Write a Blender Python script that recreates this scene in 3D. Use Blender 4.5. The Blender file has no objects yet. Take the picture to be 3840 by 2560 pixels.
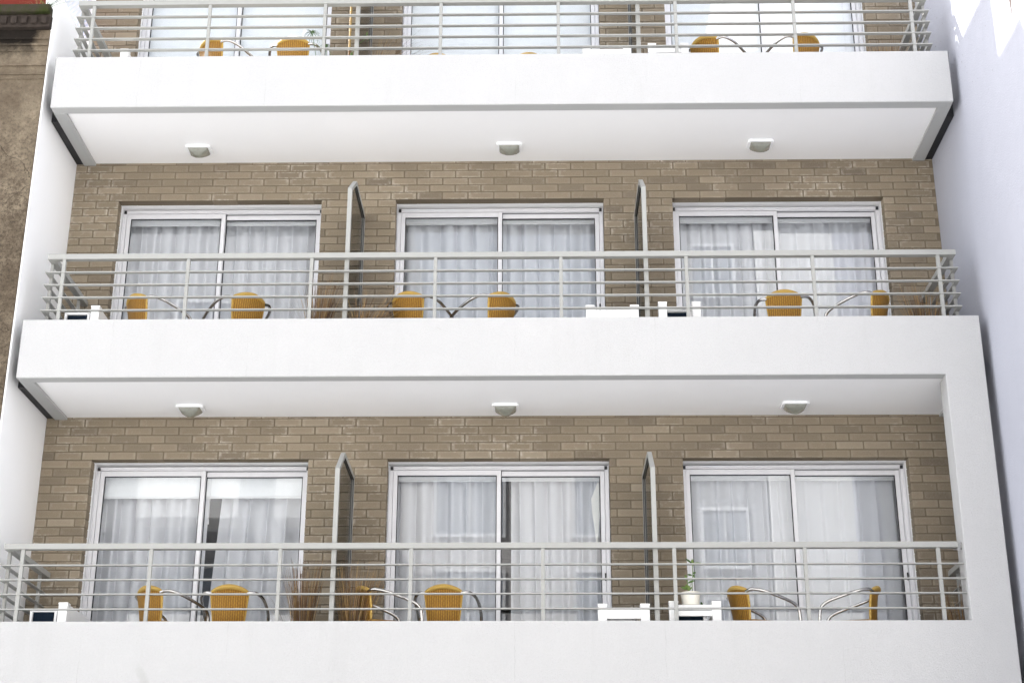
import bpy, math, random
from mathutils import Vector, Matrix
random.seed(7)
R = math.radians
S = bpy.context.scene
COL = S.collection

# ------------------------------------------------------------------ camera
cam_d = bpy.data.cameras.new("Camera"); cam = bpy.data.objects.new("Camera", cam_d); COL.objects.link(cam)
PITCH, YAW, ROLL, FPX = 0.3732447, -0.0170024, 0.0017824, 5766.911
F = Vector((math.sin(YAW)*math.cos(PITCH), math.cos(YAW)*math.cos(PITCH), math.sin(PITCH)))
r0 = Vector((math.cos(YAW), -math.sin(YAW), 0)); u0 = r0.cross(F)
rr = r0*math.cos(ROLL)+u0*math.sin(ROLL); uu = -r0*math.sin(ROLL)+u0*math.cos(ROLL)
m = Matrix((rr, uu, -F)).transposed().to_4x4(); m.translation = Vector((0.33572, -12.7104, 1.6))
cam.matrix_world = m
cam_d.sensor_width = 36; cam_d.lens = FPX/3840*36; cam_d.clip_start = 0.1; cam_d.clip_end = 2000
S.camera = cam

# ------------------------------------------------------------------ light
SUN = Vector((-0.50, 0.31, 0.72)).normalized()
w = bpy.data.worlds.new("World"); S.world = w; w.use_nodes = True
nt = w.node_tree; nt.nodes.clear()
sky = nt.nodes.new('ShaderNodeTexSky'); sky.sky_type = 'NISHITA'; sky.sun_disc = False
sky.sun_elevation = math.asin(SUN.z); sky.sun_rotation = math.atan2(SUN.x, SUN.y)
sky.air_density = 1.0; sky.dust_density = 3.0; sky.ozone_density = 1.0
bg = nt.nodes.new('ShaderNodeBackground'); bg.inputs[1].default_value = 0.15
wo = nt.nodes.new('ShaderNodeOutputWorld')
hs = nt.nodes.new('ShaderNodeHueSaturation'); hs.inputs['Saturation'].default_value = .32
nt.links.new(sky.outputs[0], hs.inputs['Color']); nt.links.new(hs.outputs[0], bg.inputs[0]); nt.links.new(bg.outputs[0], wo.inputs[0])
sl = bpy.data.lights.new("Sun", 'SUN'); sl.energy = 5.0; sl.angle = R(0.2); sl.color = (1, 0.98, 0.95)
so = bpy.data.objects.new("Sun", sl); COL.objects.link(so)
so.rotation_euler = SUN.to_track_quat('Z', 'Y').to_euler(); so.location = (-20, 10, 40)
S.view_settings.view_transform = 'Standard'; S.view_settings.look = 'None'
S.view_settings.gamma = 1.0; S.view_settings.exposure = 1.98
S.render.engine = 'CYCLES'
S.cycles.max_bounces = 10; S.cycles.diffuse_bounces = 6; S.cycles.transparent_max_bounces = 12

# ------------------------------------------------------------------ materials
MATS = {}
class NT:
    def __init__(s, name):
        s.m = bpy.data.materials.new(name); s.m.use_nodes = True; s.t = s.m.node_tree
        s.b = s.t.nodes['Principled BSDF']; s.o = s.t.nodes['Material Output']
        s.tc = s.t.nodes.new('ShaderNodeTexCoord')
        MATS[name] = s.m
    def n(s, typ, **kw):
        x = s.t.nodes.new(typ)
        for k, v in kw.items():
            if k[0] == 'i' and k[1:].isdigit(): x.inputs[int(k[1:])].default_value = v
            else: setattr(x, k, v)
        return x
    def l(s, a, b): s.t.links.new(a, b)
    def noise(s, scale, detail=4, rough=.55, vec=None, stretch=None):
        x = s.n('ShaderNodeTexNoise'); x.inputs['Scale'].default_value = scale
        x.inputs['Detail'].default_value = detail; x.inputs['Roughness'].default_value = rough
        v = vec or s.tc.outputs['Object']
        if stretch:
            mp = s.n('ShaderNodeMapping'); mp.inputs['Scale'].default_value = stretch
            s.l(v, mp.inputs[0]); v = mp.outputs[0]
        s.l(v, x.inputs['Vector']); return x.outputs['Fac']
    def ramp(s, fac, stops):
        x = s.n('ShaderNodeValToRGB'); e = x.color_ramp.elements
        while len(e) > 1: e.remove(e[-1])
        e[0].position = stops[0][0]; e[0].color = (*stops[0][1], 1)
        for p, c in stops[1:]:
            k = e.new(p); k.color = (*c, 1)
        s.l(fac, x.inputs[0]); return x.outputs[0]
    def mix(s, fac, a, b, mode='MIX'):
        x = s.n('ShaderNodeMix', data_type='RGBA', blend_type=mode)
        for sock, v in ((x.inputs[0], fac), (x.inputs[6], a), (x.inputs[7], b)):
            if isinstance(v, (int, float)): sock.default_value = v
            elif isinstance(v, tuple): sock.default_value = (*v, 1)
            else: s.l(v, sock)
        return x.outputs[2]
    def math(s, op, a, b=0.0, c=None):
        x = s.n('ShaderNodeMath', operation=op)
        for i, v in enumerate((a, b, c)):
            if v is None: continue
            if isinstance(v, (int, float)): x.inputs[i].default_value = v
            else: s.l(v, x.inputs[i])
        return x.outputs[0]
    def bump(s, h, dist, strength=1.0):
        x = s.n('ShaderNodeBump'); x.inputs['Distance'].default_value = dist; x.inputs['Strength'].default_value = strength
        s.l(h, x.inputs['Height']); s.l(x.outputs[0], s.b.inputs['Normal'])
    def base(s, c):
        if isinstance(c, tuple): s.b.inputs['Base Color'].default_value = (*c, 1)
        else: s.l(c, s.b.inputs['Base Color'])
    def rough(s, r, metal=0.0, spec=None):
        s.b.inputs['Roughness'].default_value = r; s.b.inputs['Metallic'].default_value = metal
        if spec is not None: s.b.inputs['Specular IOR Level'].default_value = spec
G3 = lambda v, a=1.0, b=1.0: (v, v*a, v*b)

def mat_plaster(name, c1, c2, bump_d=.002, grain=170, blotch=.9, rough=.9, streak=0.0, streak_c=(.5, .5, .48)):
    k = NT(name)
    col = k.mix(k.noise(blotch, 6, .6), c1, c2)
    if streak:
        st = k.ramp(k.noise(3.2, 6, .65, stretch=(1, 1, .12)), [(.56, (0, 0, 0)), (.75, (1, 1, 1))])
        col = k.mix(k.math('MULTIPLY', st, streak), col, streak_c)
    k.base(col); k.rough(rough, spec=.2)
    k.bump(k.noise(grain, 3, .6), bump_d); return k
k = NT('stucco')    # painted coarse render: faint blotches, drip streaks, hairline cracks, chips along the lower edge
c = k.mix(k.noise(1.1, 6, .6), (.500, .498, .494), (.455, .453, .450))
c = k.mix(k.math('MULTIPLY', k.ramp(k.noise(55, 4, .75), [(.40, (0, 0, 0)), (.65, (1, 1, 1))]), .16), c, (.36, .355, .345))
st = k.ramp(k.noise(4.2, 6, .7, stretch=(1, 1, .10)), [(.55, (0, 0, 0)), (.78, (1, 1, 1))])
c = k.mix(k.math('MULTIPLY', st, .16), c, (.36, .35, .33))
xs_ = k.n('ShaderNodeSeparateXYZ'); k.l(k.tc.outputs['Object'], xs_.inputs[0]); X_, Z_ = xs_.outputs[0], xs_.outputs[2]
wob = k.math('MULTIPLY', k.math('SUBTRACT', k.noise(7, 5, .7), .5), .05)
tot = None
for cx_ in (-2.231, .146, 1.391, 2.843, -3.45):
    ln = k.math('LESS_THAN', k.math('ABSOLUTE', k.math('SUBTRACT', k.math('ADD', X_, wob), cx_)), .0016)
    tot = ln if tot is None else k.math('MAXIMUM', tot, ln)
tot = k.math('MULTIPLY', tot, k.ramp(k.noise(2.3, 3, .6), [(.42, (0, 0, 0)), (.60, (1, 1, 1))]))
c = k.mix(k.math('MULTIPLY', tot, .35), c, (.24, .23, .22))
# grey smear low on the bottom parapet
dx = k.math('DIVIDE', k.math('ADD', X_, k.math('ADD', 2.93, k.math('MULTIPLY', k.math('SUBTRACT', 3.68, Z_), -.5))), .055); dz = k.math('DIVIDE', k.math('SUBTRACT', Z_, 3.60), .16)
rad = k.math('ADD', k.math('ADD', k.math('MULTIPLY', dx, dx), k.math('MULTIPLY', dz, dz)), k.math('MULTIPLY', k.noise(14, 5, .7), .8))
sm = k.n('ShaderNodeMapRange'); k.l(rad, sm.inputs[0]); sm.inputs[1].default_value = 1.35; sm.inputs[2].default_value = .5
c = k.mix(k.math('MULTIPLY', sm.outputs[0], .30), c, (.33, .32, .30))
k.base(c); k.rough(.92, spec=.15)
k.bump(k.math('ADD', k.noise(75, 5, .75), k.math('MULTIPLY', k.noise(6, 3, .5), 1.2)), .007)
mat_plaster('soffit', (.90, .90, .90), (.86, .86, .865), .0006, 40, 1.5)
mat_plaster('lip', (.44, .445, .44), (.39, .395, .39), .002, 120)
mat_plaster('white_side', (.90, .90, .90), (.85, .85, .855), .002, 60, .8, streak=.08)
mat_plaster('concrete_floor', (.40, .39, .37), (.33, .32, .31), .001, 60)
mat_plaster('gap_shade_dark', (.05, .05, .05), (.04, .04, .04), .002, 60)  # near-black colour that deepens the shade in the side gaps
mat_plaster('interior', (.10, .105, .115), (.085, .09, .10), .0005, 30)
mat_plaster('opposite_white', (.80, .79, .77), (.72, .71, .69), .002, 30)
mat_plaster('opposite_grey', (.42, .42, .42), (.36, .36, .37), .002, 30)
mat_plaster('opposite_beige', (.55, .53, .51), (.50, .48, .46), .002, 30)
mat_plaster('road_concrete', (.43, .43, .43), (.36, .36, .365), .004, 90)
mat_plaster('paving', (.57, .57, .57), (.49, .49, .49), .002, 60)
mat_plaster('red_plaster', (.20, .032, .02), (.13, .022, .015), .003, 60, 3)

# neighbour wall on the right: slightly cool render with specks and a rust run
k = NT('lavender_wall')
c = k.mix(k.noise(.7, 5, .6), (.42, .428, .48), (.385, .392, .44))
sp = k.ramp(k.noise(26, 5, .7), [(.64, (0, 0, 0)), (.68, (1, 1, 1))])
hi = k.n('ShaderNodeSeparateXYZ'); k.l(k.tc.outputs['Object'], hi.inputs[0])
up = k.n('ShaderNodeMapRange'); k.l(hi.outputs[2], up.inputs[0]); up.inputs[1].default_value = 8.4; up.inputs[2].default_value = 9.2
c = k.mix(k.math('MULTIPLY', sp, k.math('MULTIPLY', up.outputs[0], .8)), c, (.11, .08, .06))
# rust run: narrow band in y around -1.62, above z 9
wob = k.math('ADD', hi.outputs[1], k.math('MULTIPLY', k.math('SUBTRACT', k.noise(4, 3, .6), .5), .05))
band = k.math('LESS_THAN', k.math('ABSOLUTE', k.math('ADD', wob, 1.60)), k.math('MULTIPLY', k.math('MINIMUM', k.math('MAXIMUM', k.math('SUBTRACT', hi.outputs[2], 8.80), 0.0), .25), .13))
brk = k.math('GREATER_THAN', k.noise(14, 3, .6), .40)
c = k.mix(k.math('MULTIPLY', k.math('MULTIPLY', band, brk), .95), c, (.05, .028, .016))
c = k.mix(k.math('MULTIPLY', k.ramp(k.noise(1.6, 6, .65, stretch=(1, 1, .22)), [(.45, (0, 0, 0)), (.72, (1, 1, 1))]), .14), c, (.28, .285, .33))
k.base(c); k.rough(.9, spec=.15); k.bump(k.math('ADD', k.noise(60, 4, .6), k.math('MULTIPLY', k.noise(3, 3, .5), 2.0)), .004)

# bricks
k = NT('brick')
at = k.n('ShaderNodeAttribute', attribute_name='tint', attribute_type='GEOMETRY')
uv = k.n('ShaderNodeUVMap', uv_map='UVMap'); su = k.n('ShaderNodeSeparateXYZ'); k.l(uv.outputs[0], su.inputs[0])
c = k.ramp(at.outputs['Fac'], [(0, (.120, .096, .067)), (.25, (.172, .139, .095)), (.45, (.220, .179, .120)), (.65, (.255, .209, .145)), (.85, (.300, .250, .178)), (1, (.36, .31, .23))])
c = k.mix(k.math('MULTIPLY', k.noise(9, 6, .7), .40), c, (.165, .135, .098))
c = k.mix(k.math('MULTIPLY', k.ramp(k.noise(.9, 5, .6), [(.40, (0, 0, 0)), (.68, (1, 1, 1))]), .30), c, (.105, .084, .066))
fine = k.noise(190, 3, .7)
c = k.mix(k.ramp(fine, [(.35, (0, 0, 0)), (.75, (.35, .35, .35))]), c, (.42, .36, .29))
# efflorescence towards brick edges
eu = k.math('ABSOLUTE', k.math('SUBTRACT', su.outputs[0], .5)); ev = k.math('ABSOLUTE', k.math('SUBTRACT', su.outputs[1], .5))
edge = k.math('MAXIMUM', k.math('SUBTRACT', eu, .36), k.math('MULTIPLY', k.math('SUBTRACT', ev, .28), .55))
edge = k.math('MULTIPLY', k.math('MAXIMUM', edge, 0.0), 7.5)
eff = k.math('MULTIPLY', edge, k.math('MULTIPLY', k.ramp(k.noise(2.2, 4, .6), [(.47, (0, 0, 0)), (.66, (1, 1, 1))]), k.ramp(k.noise(17, 4, .7), [(.42, (0, 0, 0)), (.62, (1, 1, 1))])))
eff = k.math('ADD', eff, k.ramp(k.noise(11, 7, .75), [(.60, (0, 0, 0)), (.80, (.55, .55, .55))]))
eff = k.math('MINIMUM', k.math('ADD', k.math('MULTIPLY', eff, .7), k.math('MULTIPLY', edge, .07)), .60)
c = k.mix(eff, c, (.58, .535, .465))
k.base(c); k.rough(.92, spec=.15)
k.bump(k.math('ADD', k.noise(45, 5, .7), k.math('MULTIPLY', fine, .5)), .003)
mat_plaster('mortar', (.185, .152, .108), (.145, .118, .082), .003, 90, 4)

def mat_simple(name, c, rough=.5, metal=0.0, bump=0, var=.06, spec=None):
    k = NT(name)
    k.base(k.mix(k.noise(14, 4, .6), tuple(min(1, x*(1+var)) for x in c), tuple(x*(1-var) for x in c)))
    k.rough(rough, metal, spec)
    if bump: k.bump(k.noise(90, 3), bump)
    return k
mat_simple('rail_paint', (.31, .31, .292), .45, var=.05)
mat_simple('white_alu', (.68, .68, .70), .38, .15)
mat_simple('white_alu_warm', (.76, .76, .76), .4)
mat_simple('gasket_and_gap_dark', (.015, .015, .018), .6)
mat_simple('white_wood', (.86, .86, .85), .6, bump=.0006)
mat_simple('chrome', (.56, .55, .53), .22, 1.0)
mat_simple('ac_white', (.74, .74, .74), .45)
mat_simple('ac_grille', (.010, .018, .032), .85, spec=.1)
mat_simple('blind', (.90, .91, .91), .8)
mat_simple('lamp_white', (.88, .89, .90), .35)
mat_simple('pot_cream', (.80, .77, .68), .4)
mat_simple('pot_clay', (.30, .14, .08), .8)
mat_simple('soil', (.05, .035, .025), .95)
mat_simple('wire_blue', (.30, .42, .62), .5)
mat_simple('dark_hole', (.02, .02, .022), .9)
mat_simple('cream_fabric', (.92, .90, .84), .9)
mat_simple('shutter', (.25, .27, .30), .6)

k = NT('diffuser')   # ribbed greyish glass
k.base(k.mix(k.noise(18, 3), (.34, .35, .30), (.16, .16, .125))); k.rough(.22, 0, .6)
wv = k.n('ShaderNodeTexWave', wave_type='BANDS', bands_direction='X'); wv.inputs['Scale'].default_value = 38; k.l(k.tc.outputs['Object'], wv.inputs[0])
k.bump(wv.outputs['Fac'], .0015)
k.b.inputs['Transmission Weight'].default_value = .25

k = NT('wicker')
wv = k.n('ShaderNodeTexWave', wave_type='BANDS', bands_direction='X'); wv.inputs['Scale'].default_value = 16; wv.inputs['Distortion'].default_value = .6; wv.inputs['Detail'].default_value = 2
k.l(k.tc.outputs['Object'], wv.inputs[0])
wz = k.n('ShaderNodeTexWave', wave_type='BANDS', bands_direction='Z'); wz.inputs['Scale'].default_value = 55; k.l(k.tc.outputs['Object'], wz.inputs[0])
c = k.mix(wv.outputs['Fac'], (.17, .070, .010), (.54, .305, .05))
c = k.mix(k.math('MULTIPLY', wz.outputs['Fac'], .30), c, (.60, .36, .06))
c = k.mix(k.math('MULTIPLY', k.noise(8, 4), .35), c, (.26, .11, .012))
oi = k.n('ShaderNodeObjectInfo'); c = k.mix(k.math('MULTIPLY', oi.outputs['Random'], .38), c, (.30, .135, .014))
ck_ = k.n('ShaderNodeTexChecker'); ck_.inputs['Scale'].default_value = 62; k.l(k.tc.outputs['Object'], ck_.inputs[0]); c = k.mix(k.math('MULTIPLY', ck_.outputs['Fac'], .22), c, (.12, .045, .006))
k.base(c); k.rough(.42, spec=.4)
k.bump(k.math('ADD', wv.outputs['Fac'], k.math('MULTIPLY', wz.outputs['Fac'], .5)), .004)
k = NT('wicker_trim')
wx = k.n('ShaderNodeTexWave', wave_type='BANDS', bands_direction='X'); wx.inputs['Scale'].default_value = 60; k.l(k.tc.outputs['Object'], wx.inputs[0])
k.base(k.mix(wx.outputs['Fac'], (.42, .25, .045), (.62, .42, .11))); k.rough(.45, spec=.4); k.bump(wx.outputs['Fac'], .002)

def mat_blade(name, a, b, c3):
    k = NT(name)
    oi = k.n('ShaderNodeAttribute', attribute_name='tint', attribute_type='GEOMETRY')
    k.base(k.ramp(oi.outputs['Fac'], [(0, a), (.5, b), (1, c3)])); k.rough(.6)
mat_blade('dry_blade', (.045, .020, .010), (.17, .085, .030), (.46, .31, .12))
mat_blade('green_blade', (.02, .06, .015), (.06, .13, .02), (.16, .24, .05))
mat_blade('pale_blade', (.16, .13, .11), (.30, .26, .22), (.46, .40, .33))

k = NT('curtain')
k.base(k.mix(k.noise(2.5, 3), (.81, .81, .83), (.73, .73, .755))); k.rough(.95, spec=.1)
k.bump(k.noise(220, 2), .0006)
tr = k.n('ShaderNodeBsdfTranslucent'); tr.inputs[0].default_value = (.7, .7, .72, 1)
mx = k.n('ShaderNodeMixShader'); mx.inputs[0].default_value = .18
k.l(k.b.outputs[0], mx.inputs[1]); k.l(tr.outputs[0], mx.inputs[2]); k.l(mx.outputs[0], k.o.inputs[0])

def mat_glass(name, tint, fac_mul, fac_add, rough=0.0):
    k = NT(name); k.t.nodes.remove(k.b)
    fr = k.n('ShaderNodeFresnel'); fr.inputs[0].default_value = 1.5
    fac = k.math('MINIMUM', k.math('ADD', k.math('MULTIPLY', fr.outputs[0], fac_mul), fac_add), 1.0)
    tp = k.n('ShaderNodeBsdfTransparent'); tp.inputs[0].default_value = (*tint, 1)
    gl = k.n('ShaderNodeBsdfGlossy'); gl.inputs['Roughness'].default_value = rough; gl.inputs[0].default_value = (.97, .98, 1, 1)
    mx = k.n('ShaderNodeMixShader'); k.l(fac, mx.inputs[0]); k.l(tp.outputs[0], mx.inputs[1]); k.l(gl.outputs[0], mx.inputs[2])
    k.l(mx.outputs[0], k.o.inputs[0])
mat_glass('pane', (.97, .98, .985), 1.0, .006)
mat_glass('smoked_glass', (.50, .50, .48), .8, .0)

# old neighbour wall: weathered concrete render with soot and moss that have shapes of their own
k = NT('old_wall')
xyz = k.n('ShaderNodeSeparateXYZ'); k.l(k.tc.outputs['Object'], xyz.inputs[0]); Zc = xyz.outputs[2]
c = k.mix(k.ramp(k.noise(1.7, 8, .65), [(.35, (0, 0, 0)), (.65, (1, 1, 1))]), (.30, .245, .175), (.12, .092, .064))
low = k.n('ShaderNodeMapRange'); k.l(Zc, low.inputs[0]); low.inputs[1].default_value = 9.3; low.inputs[2].default_value = 7.9
grime = k.ramp(k.noise(9, 10, .82), [(.42, (0, 0, 0)), (.58, (1, 1, 1))])
c = k.mix(k.math('MULTIPLY', grime, k.math('ADD', k.math('MULTIPLY', low.outputs[0], .60), .36)), c, (.10, .078, .055))
spk = k.ramp(k.noise(34, 6, .85), [(.50, (0, 0, 0)), (.60, (1, 1, 1))])
c = k.mix(k.math('MULTIPLY', spk, k.math('ADD', k.math('MULTIPLY', low.outputs[0], .55), .32)), c, (.05, .038, .028))
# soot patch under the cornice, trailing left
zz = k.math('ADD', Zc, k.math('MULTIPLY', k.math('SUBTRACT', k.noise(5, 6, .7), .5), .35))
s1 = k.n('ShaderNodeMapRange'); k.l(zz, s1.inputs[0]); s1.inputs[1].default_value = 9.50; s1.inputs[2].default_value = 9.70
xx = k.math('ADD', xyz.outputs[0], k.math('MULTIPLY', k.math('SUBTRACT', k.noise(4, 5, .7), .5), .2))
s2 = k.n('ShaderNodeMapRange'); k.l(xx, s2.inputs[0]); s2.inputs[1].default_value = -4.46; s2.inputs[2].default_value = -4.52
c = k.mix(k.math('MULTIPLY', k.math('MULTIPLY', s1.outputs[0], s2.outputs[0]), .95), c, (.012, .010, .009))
# cracks
vo = k.n('ShaderNodeTexVoronoi', feature='DISTANCE_TO_EDGE'); vo.inputs['Scale'].default_value = 1.1
dv = k.n('ShaderNodeMix', data_type='VECTOR'); nn = k.n('ShaderNodeTexNoise'); nn.inputs['Scale'].default_value = 3; nn.inputs['Detail'].default_value = 5
k.l(k.tc.outputs['Object'], nn.inputs[0]); dv.inputs[0].default_value = .25; k.l(k.tc.outputs['Object'], dv.inputs[4]); k.l(nn.outputs['Color'], dv.inputs[5]); k.l(dv.outputs[1], vo.inputs[0])
ck = k.math('LESS_THAN', vo.outputs[0], .0022)
c = k.mix(k.math('MULTIPLY', ck, .75), c, (.05, .04, .03))
k.base(c); k.rough(.95, spec=.1); k.bump(k.math('SUBTRACT', k.noise(22, 8, .8), k.math('MULTIPLY', ck, 1.0)), .03)
k = NT('moss')
k.base(k.mix(k.ramp(k.noise(7, 7, .75), [(.4, (0, 0, 0)), (.6, (1, 1, 1))]), (.035, .045, .012), (.055, .045, .035))); k.rough(1, spec=.1)
k.bump(k.noise(40, 6, .8), .02)
k = NT('soot'); k.base(k.mix(k.noise(12, 6, .7), (.012, .010, .010), (.07, .055, .045))); k.rough(.95, spec=.1); k.bump(k.noise(30, 6, .7), .01)

# ------------------------------------------------------------------ mesh helpers
class MB:
    def __init__(s): s.v = []; s.f = []; s.t = []; s.uv = []; s.cur = 0.5; s.useuv = False
    def face(s, idx, uv=None):
        s.f.append(tuple(idx)); s.t.append(s.cur); s.uv.append(uv or [(0.5, 0.5)]*len(idx))
    def box(s, x0, x1, y0, y1, z0, z1):
        if x0 > x1: x0, x1 = x1, x0
        n = len(s.v)
        s.v += [(x0, y0, z0), (x1, y0, z0), (x1, y1, z0), (x0, y1, z0), (x0, y0, z1), (x1, y0, z1), (x1, y1, z1), (x0, y1, z1)]
        for q in ((0, 3, 2, 1), (4, 5, 6, 7), (0, 1, 5, 4), (1, 2, 6, 5), (2, 3, 7, 6), (3, 0, 4, 7)): s.face([n+i for i in q])
        return s
    def prism(s, pts, axis, a, b):
        """polygon pts (2D) extruded along axis from a to b. axis 'x': pts=(y,z); 'y': (x,z); 'z': (x,y)"""
        n = len(s.v); k = len(pts)
        def P(p, t): return {'x': (t, p[0], p[1]), 'y': (p[0], t, p[1]), 'z': (p[0], p[1], t)}[axis]
        s.v += [P(p, a) for p in pts]+[P(p, b) for p in pts]
        s.face([n+i for i in range(k)][::-1]); s.face([n+k+i for i in range(k)])
        for i in range(k):
            j = (i+1) % k; s.face([n+i, n+j, n+k+j, n+k+i])
        return s
    def tube(s, pts, r, n=10, cap=True):
        pts = [Vector(p) for p in pts]; base = len(s.v); up = Vector((0, 0, 1))
        prev = None
        for i, p in enumerate(pts):
            t = (pts[min(i+1, len(pts)-1)]-pts[max(i-1, 0)]).normalized()
            if prev is None:
                a = t.cross(up);  a = a if a.length > .05 else t.cross(Vector((1, 0, 0)))
            else: a = prev-t*prev.dot(t)
            a.normalize(); prev = a; b = t.cross(a)
            rad = r[i] if isinstance(r, (list, tuple)) else r
            for j in range(n):
                q = 2*math.pi*j/n; s.v.append(tuple(p+a*rad*math.cos(q)+b*rad*math.sin(q)))
        for i in range(len(pts)-1):
            for j in range(n):
                k2 = (j+1) % n
                s.face([base+i*n+j, base+i*n+k2, base+(i+1)*n+k2, base+(i+1)*n+j])
        if cap:
            s.face([base+j for j in range(n)][::-1]); s.face([base+(len(pts)-1)*n+j for j in range(n)])
        return s
    def lathe(s, prof, cx, cy, n=28):
        base = len(s.v)
        for (r, z) in prof:
            for j in range(n):
                q = 2*math.pi*j/n; s.v.append((cx+r*math.cos(q), cy+r*math.sin(q), z))
        for i in range(len(prof)-1):
            for j in range(n):
                k2 = (j+1) % n; s.face([base+i*n+j, base+i*n+k2, base+(i+1)*n+k2, base+(i+1)*n+j])
        s.face([base+j for j in range(n)][::-1]); s.face([base+(len(prof)-1)*n+j for j in range(n)])
        return s
    def grid(s, fn, nu, nv):
        base = len(s.v)
        for i in range(nu+1):
            for j in range(nv+1): s.v.append(tuple(fn(i/nu, j/nv)))
        for i in range(nu):
            for j in range(nv):
                a = base+i*(nv+1)+j; s.face([a, a+nv+1, a+nv+2, a+1])
        return s
    def build(s, name, mat, parent=None, bevel=0, smooth=False, label=None, seg=2):
        me = bpy.data.meshes.new(name); me.from_pydata(s.v, [], s.f); me.materials.append(MATS[mat])
        a = me.attributes.new('tint', 'FLOAT', 'FACE'); a.data.foreach_set('value', s.t)
        if s.useuv:
            u = me.uv_layers.new(name='UVMap'); flat = [c for f in s.uv for p in f for c in p]; u.data.foreach_set('uv', flat)
        if smooth:
            me.polygons.foreach_set('use_smooth', [True]*len(me.polygons))
        me.update()
        o = bpy.data.objects.new(name, me); COL.objects.link(o)
        if smooth: 
            try: me.set_sharp_from_angle(angle=R(40))
            except Exception: pass
        if parent: o.parent = parent
        if bevel:
            b = o.modifiers.new('Bevel', 'BEVEL'); b.width = bevel; b.segments = seg; b.limit_method = 'ANGLE'
        if label: o['label'] = label
        return o
def thing(name, label, cat, loc=(0, 0, 0), rz=0.0, group=None):
    o = bpy.data.objects.new(name, None); COL.objects.link(o); o.empty_display_size = .1
    o.location = loc; o.rotation_euler = (0, 0, rz); o['label'] = label; o['category'] = cat
    if group: o['group'] = group
    return o
def tag(o, label, cat, group=None):
    o['label'] = label; o['category'] = cat
    if group: o['group'] = group
    return o
def struct(o): o['kind'] = 'structure'; return o
def dup(root, loc, rz, label, group=None):
    r_ = root.copy(); COL.objects.link(r_); r_.location = loc; r_.rotation_euler = (0, 0, rz); r_['label'] = label
    if group: r_['group'] = group
    for ch in list(root.children):
        c_ = ch.copy(); COL.objects.link(c_); c_.parent = r_
        for g in ch.children:
            d_ = g.copy(); COL.objects.link(d_); d_.parent = c_
    return r_

# ------------------------------------------------------------------ ground
b = MB(); b.box(-400, 400, -400, 400, -.3, 0.0); struct(b.build('ground', 'paving'))
b = MB(); b.box(-400, 400, -12.0, -2.6, .0, .004); struct(b.build('road', 'road_concrete'))
b = MB(); b.box(-60, 60, -2.6, 0.6, .0, .13); struct(b.build('pavement', 'paving', bevel=.01))
b = MB(); b.box(-60, 60, -16.0, -12.0, .0, .13); struct(b.build('far_pavement', 'paving', bevel=.01))

# ------------------------------------------------------------------ our building
D = 1.179            # brick wall face
XF = 4.27            # half width of the balcony slabs
XW = 4.35            # party wall faces
TOPS = [4.096, 6.809, 9.533]      # parapet tops
BOTS = [3.40, 6.2575, 8.984]      # undersides
LINT = [5.855, 8.578, 11.302]     # window heads
ROOF = 11.62
STOREY = ['bottom', 'middle', 'top']
OPEN = [(-3.876, -1.822), (-1.072, 1.018), (1.708, 3.818)]
PITCHX, PITCHZ, PH = .2592, .0812, -.606
bld = thing('apartment_building', 'modern white apartment building with tan brick walls, balconies and sliding glass doors', 'building')

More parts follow.
